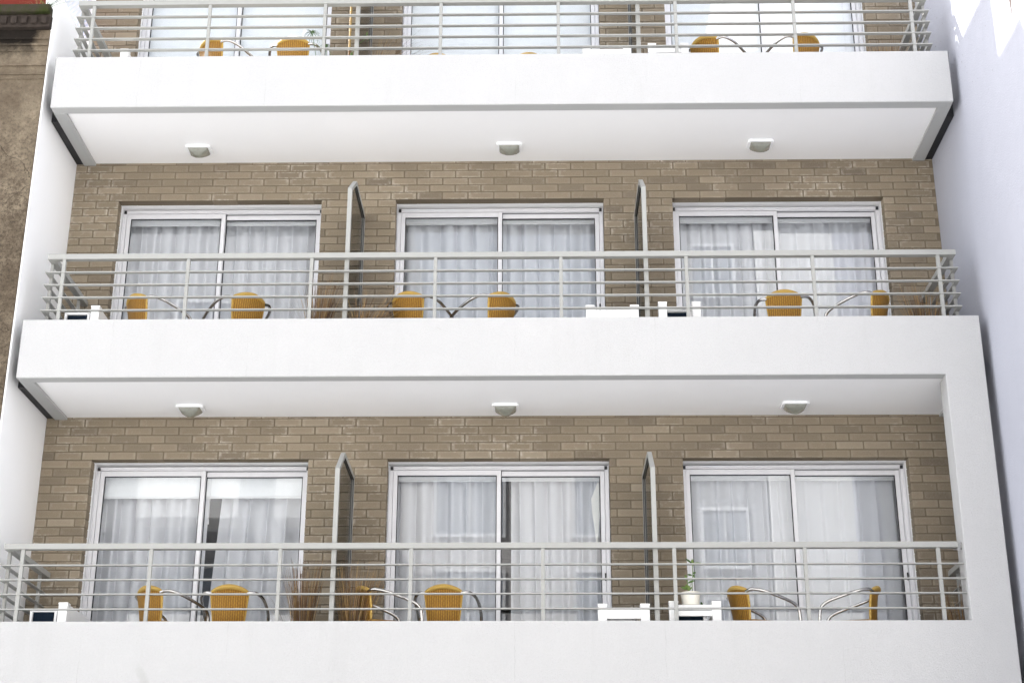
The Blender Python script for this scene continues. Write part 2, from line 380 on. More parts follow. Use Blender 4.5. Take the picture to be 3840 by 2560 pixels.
def brick_wall(s, z0, z1, lint, openings):
    b = MB(); b.useuv = True; fz = .009; rnd = random.Random(s+31)
    row = -int((lint-z0)/PITCHZ)-1
    def brick(x0, x1, za, zb, full):
        if x1-x0 < .03 or zb-za < .02: return
        j = rnd.uniform(-.0022, .0022); y0 = D+j; y1 = D+.112; ch = .0035
        dz = rnd.uniform(-.001, .001); x0 += rnd.uniform(-.001, .001); x1 += rnd.uniform(-.001, .001)
        za += dz; zb += dz
        n = len(b.v)
        b.v += [(x0+ch, y0, za+ch), (x1-ch, y0, za+ch), (x1-ch, y0, zb-ch), (x0+ch, y0, zb-ch),
                (x0, y0+ch, za), (x1, y0+ch, za), (x1, y0+ch, zb), (x0, y0+ch, zb),
                (x0, y1, za), (x1, y1, za), (x1, y1, zb), (x0, y1, zb)]
        t = rnd.gauss(.50, .16)
        if rnd.random() < .05: t -= .2
        b.cur = min(1, max(0, t))
        b.face([n, n+1, n+2, n+3], [(0, 0), (1, 0), (1, 1), (0, 1)])
        for q in ((4, 5, 1, 0), (5, 6, 2, 1), (6, 7, 3, 2), (7, 4, 0, 3), (8, 9, 5, 4), (9, 10, 6, 5), (10, 11, 7, 6), (11, 8, 4, 7)):
            b.face([n+i for i in q], [(0.02, .5)]*4 if q in ((4, 5, 1, 0), (6, 7, 3, 2)) else [(.5, .5)]*4)
    while True:
        zb0 = lint+row*PITCHZ; 
        if zb0 >= z1: break
        za = max(zb0+.005, z0); zb = min(zb0+PITCHZ-.005, z1); par = row % 2
        if s == 2: par = (row+1) % 2
        i = int((-XW-PH)/PITCHX)-2
        below = zb0 < lint-1e-4
        while True:
            xa = PH+i*PITCHX+(PITCHX/2 if par else 0); i += 1
            xb = xa+PITCHX
            if xa > XW: break
            x0, x1 = max(xa+.005, -XW+.002), min(xb-.005, XW-.002)
            if x1 <= x0: continue
            segs = [(x0, x1)]
            if below:
                for (oa, ob) in openings:
                    ns = []
                    for (p, q) in segs:
                        if q <= oa or p >= ob: ns.append((p, q)); continue
                        if p < oa: ns.append((p, oa))
                        if q > ob: ns.append((ob, q))
                    segs = ns
            for (p, q) in segs:
                if q-p < .05 and below:       # sliver at a jamb: leave as a short closer
                    brick(p, q, za, zb, 0)
                else: brick(p, q, za, zb, 1)
        row += 1
    o = b.build('brick_wall', 'brick', bld)
    m_ = MB(); my0, my1 = D+.006, D+.108; e = .004
    xs = [-XW+.001]
    for (oa, ob) in openings: xs += [oa-e, ob+e]
    xs += [XW-.001]
    for i in range(0, len(xs), 2): m_.box(xs[i], xs[i+1], my0, my1, z0, lint+e)
    m_.box(-XW+.001, XW-.001, my0, my1, lint+e+.0005, z1)
    m_.build('mortar', 'mortar', o)
    return o

for s in range(3):
    zt, zb = TOPS[s], BOTS[s]
    floor_z = zt-.40
    ztop = BOTS[s+1]+.03 if s < 2 else ROOF
    brick_wall(s, floor_z, ztop, LINT[s], OPEN)
    # structural wall behind the brick skin with openings (plastered reveals)
    b = MB(); y0, y1 = D+.114, D+.30; e = .004
    xs = [-XW+.001]
    for (oa, ob) in OPEN: xs += [oa-e, ob+e]
    xs += [XW-.001]
    for i in range(0, len(xs), 2): b.box(xs[i], xs[i+1], y0, y1, floor_z, LINT[s]+.006)
    b.box(-XW+.001, XW-.001, y0, y1, LINT[s]+.0065, ztop)
    b.build('inner_wall', 'white_side', bld)
    # balcony slab with upstand
    bal = MB(); fr = .12
    if s == 2: bal.box(-XF, XF, 0, fr, zb, zt)                        # front upstand
    if s == 1:                                                        # the two lower upstands and the column are one rendered frame
        bal.prism([(-XF, BOTS[0]), (XF, BOTS[0]), (XF, zt), (-XF, zt), (-XF, zb), (3.921, zb), (3.921, TOPS[0]), (-XF, TOPS[0])], 'y', fr, 0)
    if s: bo = bal.build('balcony', 'stucco', bld, bevel=.006)
    for xa, xb in ((-XF, -XF+fr), (XF-fr, XF)):
        q = MB(); q.box(xa, xb, fr+.0005, D, zb, zt-.30)
        if s: q.build('slab_edge', 'stucco', bo)
        elif xa < 0: bo = q.build('slab_edge', 'stucco', bld)
        else: q.build('slab_edge', 'stucco', bld)
    # grey painted underside lip, proud by 3 mm
    lp = MB(); e = .004
    lp.box(-XF+e, XF-e, e, fr-.001, zb-.003, zb+.01); lp.box(-XF+e, -XF+fr-.001, fr+.001, D-.002, zb-.003, zb+.01); lp.box(XF-fr+.001, XF-e, fr+.001, D-.002, zb-.003, zb+.01)
    lp.build('underside_lip', 'lip', bo)
    sf = MB(); sf.box(-XF+fr+.001, XF-fr-.001, fr+.001, D-.0005, zb+.022, zb+.15); sf.build('soffit', 'soffit', bo)
    fl = MB(); fl.box(-XF+fr+.001, XF-fr-.001, fr+.001, D-.0005, zb+.1505 if s else zt-.45, zt-.40); fl.build('floor', 'concrete_floor', bo)
for s in range(3):
    for sx in (-1, 1):
        a_, b_ = sorted((sx*(XF+.001), sx*(XW-.002)))
        b = MB(); b.box(a_, b_, .30, D-.002, BOTS[s]+.012, TOPS[s]-.31); b.build('gap_shade_filler', 'gasket_and_gap_dark', bld)  # dark filler added to stand in for shade between slab and side wall
        a_, b_ = sorted((sx*(XF-.002), sx*(XF+.003)))
        b = MB(); b.box(a_, b_, .008, .125, BOTS[s]+.006, TOPS[s]-.008); b.box(a_, b_, .1255, D-.003, BOTS[s]+.006, TOPS[s]-.302); b.build('slab_end_shade_plate', 'gap_shade_dark', bld)  # dark plates added on the slab ends to deepen the gap shade
b = MB(); b.box(XF-.003, XF+.003, .008, .218, TOPS[0]-.007, BOTS[1]+.005); b.build('column_end_shade_plate', 'gap_shade_dark', bld)  # same dark plate on the column side, added for the gap shade
# frame column on the right between the bottom and middle parapets
b = MB(); b.box(3.922, XF-.0015, .1205, .22, TOPS[0]-.3, BOTS[1]-.004)
b.build('frame_column', 'stucco', bld, bevel=.004)
for xa, xb in ((3.921, XF-.0015), (-XF+.0015, -3.921)):
    b = MB(); b.box(xa, xb, .0015, .22, 0.0, BOTS[0]-.001); b.build('ground_column', 'stucco', bld, bevel=.004)
b = MB(); b.box(-XW+.001, XW-.001, D, D+.25, 0, TOPS[0]-.46); b.build('ground_wall', 'opposite_grey', bld)
b = MB(); b.box(-1.2, 1.2, D-.06, D-.002, 0.02, 2.5); b.build('garage_door', 'shutter', bld)
# party walls (own), roof and rooms
b = MB(); b.box(-XW-.10, -XW, .012, 7.0, 0, 10.35); b.build('side_wall', 'white_side', bld, bevel=.01)
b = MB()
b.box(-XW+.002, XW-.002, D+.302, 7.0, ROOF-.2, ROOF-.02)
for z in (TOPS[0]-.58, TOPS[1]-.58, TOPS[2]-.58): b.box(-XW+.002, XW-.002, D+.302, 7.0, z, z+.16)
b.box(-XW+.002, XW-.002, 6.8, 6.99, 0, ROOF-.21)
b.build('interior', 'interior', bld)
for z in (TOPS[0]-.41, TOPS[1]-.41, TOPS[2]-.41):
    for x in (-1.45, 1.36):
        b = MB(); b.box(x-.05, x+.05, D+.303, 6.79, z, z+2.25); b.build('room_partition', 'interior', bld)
b = MB(); b.box(-XW-.02, XW-.002, D-.02, 7.05, ROOF, ROOF+.08); b.build('roof_coping', 'stucco', bld, bevel=.01)
b = MB(); b.box(-XW-.099, -XW-.001, D-.0, 7.0, 10.352, ROOF-.002)   # side return of the top storey, behind the brick face
b.build('side_return', 'white_side', bld)

# ---- windows
def window(s, wi):
    xa, xb = OPEN[wi]; zh = LINT[s]; z0 = TOPS[s]-.40; xa += .004; xb -= .004
    yf = 1.372; cx = (xa+xb)/2
    b = MB()     # outer frame with tracks
    b.box(xa, xa+.034, yf, yf+.10, z0, zh-.012); b.box(xb-.034, xb, yf, yf+.10, z0, zh-.012)
    b.box(xa+.0345, xb-.0345, yf, yf+.10, zh-.046, zh-.012); b.box(xa+.0345, xb-.0345, yf, yf+.10, z0, z0+.03)
    b.box(xa+.0345, xb-.0345, yf-.012, yf-.0005, zh-.034, zh-.018)
    b.box(xa-.002, xa+.006, yf-.02, yf-.001, z0, zh-.012); b.box(xb-.006, xb+.002, yf-.02, yf-.001, z0, zh-.012)
    win = b.build('window', 'white_alu', bld, bevel=.002)
    for xq in (xa+.010, xb-.036):
        g = MB(); g.box(xq, xq+.026, yf-.016, yf-.003, zh-.052, zh-.020); g.build('track_end_cap', 'gasket_and_gap_dark', win)
    def sash(x0, x1, y, ztop):
        st = .040; zb = z0+.032; t = MB()
        t.box(x0, x0+st, y, y+.03, zb, ztop); t.box(x1-st, x1, y, y+.03, zb, ztop)
        t.box(x0+st+.0003, x1-st-.0003, y, y+.03, ztop-.050, ztop); t.box(x0+st+.0003, x1-st-.0003, y, y+.03, zb, zb+.07)
        t.build('sash', 'white_alu', win, bevel=.003)
        q = MB()
        gx0, gx1, gz0, gz1 = x0+st, x1-st, zb+.07, ztop-.05; e = .008
        for bx in ((gx0, gx0+e, gz0, gz1), (gx1-e, gx1, gz0, gz1), (gx0+e, gx1-e, gz1-e, gz1), (gx0+e, gx1-e, gz0, gz0+e)):
            q.box(bx[0], bx[1], y+.009, y+.021, bx[2], bx[3])
        q.build('gasket_and_gap_dark', 'gasket_and_gap_dark', win)
        p = MB(); p.box(gx0+e, gx1-e, y+.013, y+.017, gz0+e, gz1-e); p.build('glass_pane', 'pane', win)
    sash(xa+.036, cx+.020, yf+.014, zh-.048)
    sash(cx-.020, xb-.036, yf+.052, zh-.048)
    dk = MB(); dk.box(cx+.021, xb-.0363, yf+.040, yf+.0515, zh-.0475, zh-.0463+.0006); dk.box(cx+.0205, cx+.026, yf+.045, yf+.0515, zh-.098, zh-.0478); dk.build('gasket_and_gap_dark', 'gasket_and_gap_dark', win)  # dark strips standing in for the shaded track gap at the right sash
    lk = MB(); lk.box(xb-.050, xb-.036, yf+.040, yf+.051, z0+1.05, z0+1.12); lk.build('lock', 'gasket_and_gap_dark', win)
    return win
for s in range(3):
    for wi in range(3): window(s, wi)

# ---- railings (part of the building)
RZ = [.494, .369, .245, .119]
def railing(s):
    zt = TOPS[s]; x0, x1 = (-4.205, 3.905) if s == 0 else (-4.135, 4.143)
    yA = .05; tz0, tz1 = (zt+.626, zt+.676) if s == 0 else (zt+.617, zt+.669)
    t = MB()
    t.box(x0, x1-(.02 if s == 0 else 0), yA, yA+.062, tz0, tz1); t.box(x0, x0+.062, yA+.0625, D-.003, tz0, tz1)
    xr = 4.14 if s == 0 else x1
    t.box(xr-.062, xr, (.25 if s == 0 else yA+.0625), D-.003, tz0, tz1)
    rl = t.build('railing', 'rail_paint', bld, bevel=.003)
    for h in RZ:
        q = MB(); z = zt+h; hh = .011
        q.box(x0-.008, x1+(.015 if s == 0 else .008), yA, yA+.040, z-hh, z)
        q.box(x0-.008, x0+.032, yA+.0403, D-.003, z-hh, z)
        q.box(xr-.032, xr+.008, (.25 if s == 0 else yA+.0403), D-.003, z-hh, z)
        q.build('rail', 'rail_paint', rl, bevel=.0015)
    xs = [-4.04, -2.945, -1.845, -.733, .382, 1.493, 2.594, 3.715] if s == 0 else [-3.98, -2.84, -1.71, -.58, .562, 1.70, 2.845, 3.98]
    for x in xs:
        p = MB(); p.box(x-.016, x+.016, yA+.006, yA+.034, zt-.06, tz0-.0005); p.build('post', 'rail_paint', rl, bevel=.002)
    for sx, xx in ((1, x0+.012), (-1, xr-.012)):
        for y in (.17, 1.02):
            if s == 0 and sx < 0 and y < .2: continue
            p = MB(); p.box(xx-.014, xx+.014, y, y+.032, zt-.40, tz0-.0005); p.build('post', 'rail_paint', rl, bevel=.002)
    if s == 0:
        p = MB(); p.tube([(3.85, .081, tz0-.014), (3.9205, .081, tz0-.014)], .004, 8); p.tube([(3.912, .081, tz0+.02), (3.9205, .081, tz0+.02)], .03, 16)
        p.build('wall_bracket', 'chrome', rl)
for s in range(3): railing(s)

# ---- smoked glass dividers (part of the building)
def divider(s, x):
    zt = TOPS[s]; z0 = zt-.40; zb, za = zt+1.352, zt+1.592; w_ = .020; th = .04
    yb, ya = .10, .43
    def band(pts):   # polyline in (y,z) thickened inwards
        return pts
    f = MB()
    f.prism([(yb, z0), (yb+th, z0), (yb+th, zb-.010), (yb, zb)], 'x', x-w_, x+w_)
    f.prism([(yb, zb+.0003), (yb+th, zb-.0097), (ya+.012, za-th), (ya, za)], 'x', x-w_, x+w_)
    f.prism([(ya+.0003, za), (ya+.0123, za-th), (D-.003, za-th), (D-.003, za)], 'x', x-w_, x+w_)
    f.box(x-w_, x+w_, D-.033, D-.0035, z0, za-th-.0005)
    o = f.build('divider', 'rail_paint', bld, bevel=.002)
    g = MB(); g.prism([(yb+th-.006, z0+.05), (D-.03, z0+.05), (D-.03, za-th+.006), (ya+.014, za-th+.006), (yb+th-.006, zb-.006)], 'x', x-.004, x+.004)
    g.build('glass_panel', 'smoked_glass', o)
    q = MB()
    for sx in (-1, 1):
        q.box(x+sx*.014-.003, x+sx*.014+.003, D-.041, D-.0335, z0+.05, za-th-.002)
        q.box(x+sx*.014-.003, x+sx*.014+.003, ya+.03, D-.042, za-th-.010, za-th-.0005)
    q.build('gasket_and_gap_dark', 'gasket_and_gap_dark', o)
for s in range(3):
    for x in (-1.395, 1.338): divider(s, x)

# ------------------------------------------------------------------ ceiling lights
def make_light(label, loc):
    t = thing('ceiling_light', label, 'lamp', loc, 0, 'bulkhead lights under the balconies')
    b = MB(); c = .022; W_, Dp = .127, .092
    b.prism([(-W_, -Dp+c), (-W_+c, -Dp), (W_-c, -Dp), (W_, -Dp+c), (W_, Dp-c), (W_-c, Dp), (-W_+c, Dp), (-W_, Dp-c)], 'z', -.027, -.0005)
    b.build('base', 'lamp_white', t, bevel=.006, seg=3)
    d = MB()
    def fn(u, v):
        x = (u*2-1)*.100; y = (v*2-1)*.070
        a = max(abs(u*2-1), abs(v*2-1)); q = 1-a
        h = .010+.080*q**.85*(1-.18*q**3) if a < 1 else 0
        return (x, y, -.027-h)
    d.grid(fn, 20, 14); d.build('diffuser', 'diffuser', t, smooth=True)
    return t
pos = [(-3.03, .87, BOTS[2]+.0215), (.075, .86, BOTS[2]+.0215), (2.565, .83, BOTS[2]+.0215), (-2.905, .88, BOTS[1]+.0215), (.045, .88, BOTS[1]+.0215), (2.735, .85, BOTS[1]+.0215)]
labs = ['left white bulkhead light on the soffit under the top balcony', 'middle white bulkhead light on the soffit under the top balcony', 'right white bulkhead light on the soffit under the top balcony',
        'left white bulkhead light on the soffit under the middle balcony', 'middle white bulkhead light on the soffit under the middle balcony', 'right white bulkhead light on the soffit under the middle balcony, nearest the white column']
L0 = make_light(labs[0], pos[0])
for p, l in zip(pos[1:], labs[1:]): dup(L0, p, 0, l)

# ------------------------------------------------------------------ curtains and blinds
SIDE = ['left', 'centre', 'right']
def curtain(s, wi, x0, x1, label, amp=.022, folds=9, flare=0.0, z1=None, y=1.60, seed=0, x0b=None, x1b=None):
    rnd = random.Random(s*10+wi+seed*77); z0 = TOPS[s]-.39; z1 = z1 or LINT[s]-.005
    ph = [rnd.uniform(0, 6.28) for _ in range(6)]
    def fn(u, v):
        a0, a1 = x0, x1
        if x0b is not None: a0 = x0+(x0b-x0)*(1-v)
        if x1b is not None: a1 = x1+(x1b-x1)*(1-v)
        x = a0+(a1-a0)*u
        k_ = folds*2*math.pi*u
        yy = amp*(math.sin(k_+1.1*math.sin(u*5+ph[0])+.25*math.sin(v*3+ph[4]))+.12*math.sin(2.1*k_+ph[1])+.35*math.sin(.43*k_+ph[2]))*(.85+.3*(1-v))
        x += .014*math.sin(k_*.97+ph[3]+v*1.1)
        return (x, y+yy, z0+(z1-z0)*v)
    b = MB(); b.grid(fn, int(folds*22), 10)
    o = b.build('curtain', 'curtain', None, smooth=True)
    tag(o, label, 'curtain', 'curtains behind the sliding doors'); return o
def blind(s, wi, half, drop, label, cord=.75, cord_side=1):
    xa, xb = OPEN[wi]; cx = (xa+xb)/2
    x0, x1 = (xa+.05, cx-.005) if half == 0 else (cx+.005, xb-.05)
    zh = LINT[s]-.02; y = 1.507
    t = thing('roller_blind', label, 'blind', ((x0+x1)/2, y, zh), 0, 'roller blinds behind the sliding doors'); h = (x1-x0)/2
    b = MB(); b.tube([(-h, .02, -.025), (h, .02, -.025)], .022, 14); b.build('roller', 'blind', t, smooth=True)
    b = MB(); b.box(-h+.01, h-.01, -.0015, .0015, -drop, -.02); b.build('fabric', 'blind', t)
    b = MB(); b.box(-h+.008, h-.008, -.005, .005, -drop-.022, -drop-.0005); b.build('bottom_bar', 'white_alu_warm', t, bevel=.002)
    if cord:
        cxx = cord_side*(h-.05)
        b = MB(); b.tube([(cxx, -.012, -.03), (cxx, -.012, -cord)], .0022, 6); b.lathe([(.003, -cord-.055), (.007, -cord-.05), (.0045, -cord-.01), (.002, -cord)], cxx, -.012, 10)
        b.build('pull_cord', 'white_alu_warm', t)
def dn(s): return ['bottom', 'middle', 'top'][s]
for s in range(3):
    for wi in range(3):
        for half in (0, 1):
            sd = ('left', 'right')[half]
            if s == 2:
                l = 'white roller blind pulled fully down in the %s half of the %s window, top balcony' % (sd, SIDE[wi]); drop = LINT[2]-TOPS[2]+.33; cord = 0
            elif s == 0 and wi == 0:
                l = 'pale roller blind partly lowered in the %s half of the left window, bottom balcony' % sd; drop = .245; cord = .47
            else:
                l = 'rolled up white blind in the %s half of the %s window, %s balcony' % (sd, SIDE[wi], dn(s)); drop = .085; cord = 0 if (s, wi, half) == (0, 1, 1) else .62 if s else .45
            blind(s, wi, half, drop, l, cord, 1 if half == 0 else -1)
def cl(s, wi, half, extra=''):
    return '%s curtain in the %s half of the %s window, %s balcony' % (extra or 'pleated grey white', ('left', 'right')[half], SIDE[wi], dn(s))
C = [((a+b_)/2) for a, b_ in OPEN]
# bottom storey
curtain(0, 0, OPEN[0][0]+.03, C[0]+.02, cl(0, 0, 0), .042, 7)
curtain(0, 0, C[0]+.17, OPEN[0][1]-.0, cl(0, 0, 1, 'flaring white'), .042, 5, seed=1, x0b=C[0]+.06)
curtain(0, 1, OPEN[1][0]+.03, C[1]-.01, cl(0, 1, 0), .040, 6.5, seed=2)
curtain(0, 1, C[1]+.112, OPEN[1][1]-.02, cl(0, 1, 1, 'grey pleated'), .038, 6.5, seed=3, x0b=C[1]+.125)
curtain(0, 2, OPEN[2][0]+.03, C[2]-.005, cl(0, 2, 0, 'sheer white'), .022, 7, seed=4)
curtain(0, 2, C[2]+.03, OPEN[2][1]-.02, cl(0, 2, 1, 'smooth white'), .014, 6, seed=5)
# cream flap folded out at the top right of the centre window
b = MB()
xr = OPEN[1][1]-.085; n = len(b.v)
zt = LINT[0]-.12
b.prism([(xr-.012, zt), (xr-.080, zt-.17), (xr-.072, zt-.30), (xr-.030, zt-.66), (xr-.002, zt-.34), (xr-.001, zt-.02)], 'y', 1.545, 1.548)
tag(b.build('fabric_flap', 'cream_fabric'), 'narrow pointed cream cloth flap at the top right of the centre window, bottom balcony', 'cloth')
for wi in range(3):
    curtain(1, wi, OPEN[wi][0]+.03, C[wi]-.005, cl(1, wi, 0), (.044, .042, .032)[wi], (6.5, 6, 8)[wi], seed=6)
    curtain(1, wi, C[wi]+.01, OPEN[wi][1]-.02, cl(1, wi, 1), (.042, .040, .026)[wi], (7, 6.5, 6)[wi], seed=7)

# ------------------------------------------------------------------ chairs
def make_chair(label, loc, rz):
    t = thing('bistro_chair', label, 'chair', loc, rz, 'ochre wicker bistro chairs')
    TH = .022
    # back panel: facing +y, gently curved, tapering downwards
    def backf(sgn):
        def fn(u, v):
            hw = .128+.032*v; a = (u*2-1); x = a*hw
            y = -.205-.030*v*v+.038*a*a+sgn*TH/2
            z = .425+v*.275+.028*v*(1-a*a)
            return (x, y, z)
        return fn
    b = MB(); nu, nv = 14, 12
    b.grid(backf(-1), nu, nv); m0 = len(b.v); b.grid(backf(1), nu, nv)
    def id0(i, j): return i*(nv+1)+j
    for i in range(nu):
        b.face([id0(i, 0), id0(i+1, 0), m0+id0(i+1, 0), m0+id0(i, 0)]); b.face([id0(i, nv), m0+id0(i, nv), m0+id0(i+1, nv), id0(i+1, nv)])
    for j in range(nv):
        b.face([id0(0, j), m0+id0(0, j), m0+id0(0, j+1), id0(0, j+1)]); b.face([id0(nu, j), id0(nu, j+1), m0+id0(nu, j+1), m0+id0(nu, j)])
    back = b.build('backrest', 'wicker', t, smooth=True)
    # rolled wicker edge round the panel
    e = MB(); pts = []
    for i in range(11):
        v = i/10; pts.append((-(.128+.032*v), -.205-.030*v*v+.038, .425+v*.275))
    for i in range(1, 16):
        a = -1+2*i/16; pts.append((a*.160, -.235+.038*a*a-.010*(1-a*a), .700+.040*(1-a*a)))
    for i in range(10, -1, -1):
        v = i/10; pts.append(((.128+.032*v), -.205-.030*v*v+.038, .425+v*.275))
    rad = [.010]*11+[.010+.012*math.sin(math.pi*i/16)**.5 for i in range(1, 16)]+[.010]*11
    e.tube(pts, rad, 12); e.build('backrest_trim', 'wicker_trim', back, smooth=True)
    # seat
    st = MB()
    st.prism([(-.19, -.17), (-.15, -.215), (.15, -.215), (.19, -.17), (.215, .15), (.17, .215), (-.17, .215), (-.215, .15)], 'z', .425, .452)
    st.build('seat', 'wicker', t, bevel=.010, seg=3)
    # aluminium arm + front leg, one per side
    def arc(sx):
        P = [Vector(p) for p in ((sx*.150, -.205, .690), (sx*.215, -.175, .700), (sx*.262, -.08, .678), (sx*.276, .05, .640), (sx*.278, .165, .600), (sx*.276, .220, .555), (sx*.270, .240, .47), (sx*.256, .245, .30), (sx*.25, .25, .0))]
        out = []
        for i in range(len(P)-1):
            p0, p1, p2, p3 = P[max(i-1, 0)], P[i], P[i+1], P[min(i+2, len(P)-1)]
            for k_ in range(5):
                tt = k_/5
                out.append(.5*((2*p1)+(-p0+p2)*tt+(2*p0-5*p1+4*p2-p3)*tt*tt+(-p0+3*p1-3*p2+p3)*tt**3))
        out.append(P[-1]); return out
    for sx in (-1, 1):
        a = MB(); a.tube(arc(sx), .0138, 12); a.build('arm', 'chrome', t, smooth=True)
        l = MB(); l.tube([(sx*.140, -.180, .43), (sx*.145, -.190, .38), (sx*.175, -.235, .20), (sx*.20, -.27, 0)], .0115, 10); l.build('leg', 'chrome', t, smooth=True)
    fr = MB(); fr.tube([(-.26, .236, .42), (.26, .236, .42)], .009, 8); fr.tube([(-.15, -.19, .42), (.15, -.19, .42)], .009, 8)
    fr.build('seat_rail', 'chrome', t, smooth=True)
    return t
FL = [z-.40 for z in TOPS]
def place(s, x, yb, deg):       # back-centre at (x,yb)
    a = R(deg); return (x+math.sin(-a)*-0.205*-1*-1, yb+math.cos(a)*.215, FL[s])
chairs = [
 (0, -3.00, .30, -38, 'wicker bistro chair turned to the right, leftmost chair on the bottom balcony'),
 (0, -2.295, .26, 1, 'wicker bistro chair facing the glass, second chair from the left on the bottom balcony'),
 (0, -1.17, .33, -66, 'wicker bistro chair half hidden behind the dry grass on the bottom balcony'),
 (0, -.468, .27, -5, 'wicker bistro chair before the centre window of the bottom balcony'),
 (0, 2.035, .36, -68, 'wicker bistro chair seen from its side, arms pointing right, near the potted plant, bottom balcony'),
 (0, 3.225, .38, 74, 'wicker bistro chair seen from its side, arms pointing left, rightmost chair on the bottom balcony'),
 (1, -3.36, .30, -44, 'wicker bistro chair with a long right arm, leftmost chair on the middle balcony'),
 (1, -2.30, .28, 34, 'wicker bistro chair turned left, second chair from the left on the middle balcony'),
 (1, -.85, .27, -24, 'wicker bistro chair beside the drooping dry grass on the middle balcony'),
 (1, .035, .30, 42, 'wicker bistro chair turned left below the centre window of the middle balcony'),
 (1, 2.595, .27, -10, 'wicker bistro chair facing the right window on the middle balcony'),
 (1, 3.50, .31, 52, 'wicker bistro chair turned left, rightmost chair on the middle balcony'),
 (2, -2.87, .29, -36, 'wicker bistro chair turned right, leftmost chair on the top balcony'),
 (2, -2.045, .26, -4, 'wicker bistro chair facing the glass beside the green sedge on the top balcony'),
 (2, -.675, .59, -24, 'set back wicker chair, only its top showing, left of the centre pair, top balcony'),
 (2, .305, .59, 24, 'set back wicker chair, only its top showing, right of the centre pair, top balcony'),
 (2, 1.985, .31, -40, 'wicker bistro chair turned right below the right window of the top balcony'),
 (2, 3.00, .27, 30, 'wicker bistro chair turned left, rightmost chair on the top balcony'),
]
first = None
for (s, x, yb, deg, lab) in chairs:
    a = R(deg); off = .215     # local back centre (0,-off) -> world
    loc = (x-math.sin(a)*off, yb+math.cos(a)*off, FL[s])
    if first is None: first = make_chair(lab, loc, a)
    else: dup(first, loc, a, lab)

# ------------------------------------------------------------------ air conditioners and their white wooden covers
def ac_unit(x0, x1, s, label, y=.22, top=.55, grille=True):
    t = thing('air_conditioner', label, 'air conditioner', ((x0+x1)/2, y, FL[s]+.03), 0, 'outdoor air conditioning units on the balconies'); h = (x1-x0)/2; H_ = top-.03
    b = MB(); f = .022
    b.box(-h, h, .03, .26, 0, H_); b.box(-h, -h+f, 0, .0295, 0, H_); b.box(h-f, h, 0, .0295, 0, H_); b.box(-h+f+.0003, h-f-.0003, 0, .0295, H_-f, H_); b.box(-h+f+.0003, h-f-.0003, 0, .0295, 0, f)
    b.build('casing', 'ac_white', t, bevel=.004)
    g = MB(); g.box(-h+f+.002, h-f-.002, .024, .0298, f+.001, H_-f-.001)
    g.build('coil', 'ac_grille', t)
    q = MB(); z = f+.02
    while z < H_-f-.01:
        q.box(-h+f+.004, h-f-.004, .012, .016, z, z+.004); z += .026
    x = -h+f+.02
    while x < h-f-.01:
        q.box(x, x+.004, .0165, .0195, f+.003, H_-f-.003); x += .05
    q.build('guard', 'ac_grille', t)
    sc = MB()
    for sx in (-1, 1): sc.lathe([(.004, H_-.016-.004), (.004, H_-.016+.004)], sx*(h-.014), -.001, 8)
    sc.build('screw', 'chrome', t)
def cover(s, xs, label, y=.115, top=.575, pw=.075, boards=((-.075, -.03),), panel=None, posts=(1, 1)):
    """white timber air conditioner cover: posts, boards and a side panel running back to the wall"""
    x0, x1 = xs; t = thing('timber_cover', label, 'cover', ((x0+x1)/2, y, FL[s]), 0, 'white timber covers round the air conditioners'); h = (x1-x0)/2
    for i, sx in enumerate((-1, 1)):
        if not posts[i]: continue
        b = MB(); b.box(sx*h-pw/2*1-(pw/2)*sx, sx*h+pw/2-(pw/2)*sx, 0, pw, 0, top-.018); b.box(sx*h-pw/2-.003-(pw/2)*sx, sx*h+pw/2+.003-(pw/2)*sx, -.003, pw+.003, top-.0175, top)
        b.build('post', 'white_wood', t, bevel=.003)
    for (za, zb) in boards:
        b = MB(); b.box(-h+pw+.0005, h-pw-.0005, .010, .032, top+za, top+zb); b.build('board', 'white_wood', t, bevel=.002)
    if boards:
        b = MB(); b.box(-h+pw+.001, h-pw-.001, .0325, .48, top-.052, top-.034); b.build('top_board', 'white_wood', t, bevel=.002)
    for sd in (panel or ()):
        xx = sd*h-sd*.014
        b = MB(); b.box(xx-.012, xx+.012, pw+.0005, D-.13, .05, top-.012); b.build('side_panel', 'white_wood', t, bevel=.002)
for s in (0, 1):
    o = 0 if s == 0 else .0
    ac_unit(-3.955, -3.725, s, 'outdoor air conditioner with dark grille at the left end of the %s balcony' % dn(s), .16, .535)
    cover(s, (-3.905, -3.63), 'white post and side panel beside the air conditioner, left end of the %s balcony' % dn(s), .12, .585, boards=(), panel=(1,), posts=(0, 1))
    cover(s, (.843 if s == 0 else .785, 1.275 if s == 0 else 1.26), 'white timber cover with two posts just left of the second divider, %s balcony' % dn(s), .115, .565, boards=((-.125, -.045),))
    ac_unit(.93, 1.15, s, 'pale air conditioner behind the white timber cover left of the second divider, %s balcony' % dn(s), .175, .455)
    cover(s, (1.440, 1.875 if s == 0 else 1.82), 'white timber cover %s, %s balcony' % ('carrying the potted plant' if s == 0 else 'framing the dark grille just right of the second divider', dn(s)), .13, .59 if s == 0 else .60,
          boards=((-.075, -.030), (-.125, -.082)) if s == 0 else ((-.075, -.060),), panel=(1,))
    ac_unit(1.50, 1.75, s, 'air conditioner with dark grille behind the right hand timber cover, %s balcony' % dn(s), .185, .545 if s else .495)
cover(2, (-3.80, -3.62), 'white timber post at the left end of the top balcony', .12, .565, boards=(), panel=(1,), posts=(0, 1))
cover(2, (.795, 1.265), 'white timber cover left of the second divider on the top balcony', .115, .545, boards=((-.10, -.02),))
cover(2, (1.43, 1.82), 'white timber cover right of the second divider on the top balcony', .13, .590, boards=((-.10, -.06),))
ac_unit(1.50, 1.75, 2, 'air conditioner behind the right hand timber cover on the top balcony', .185, .545)

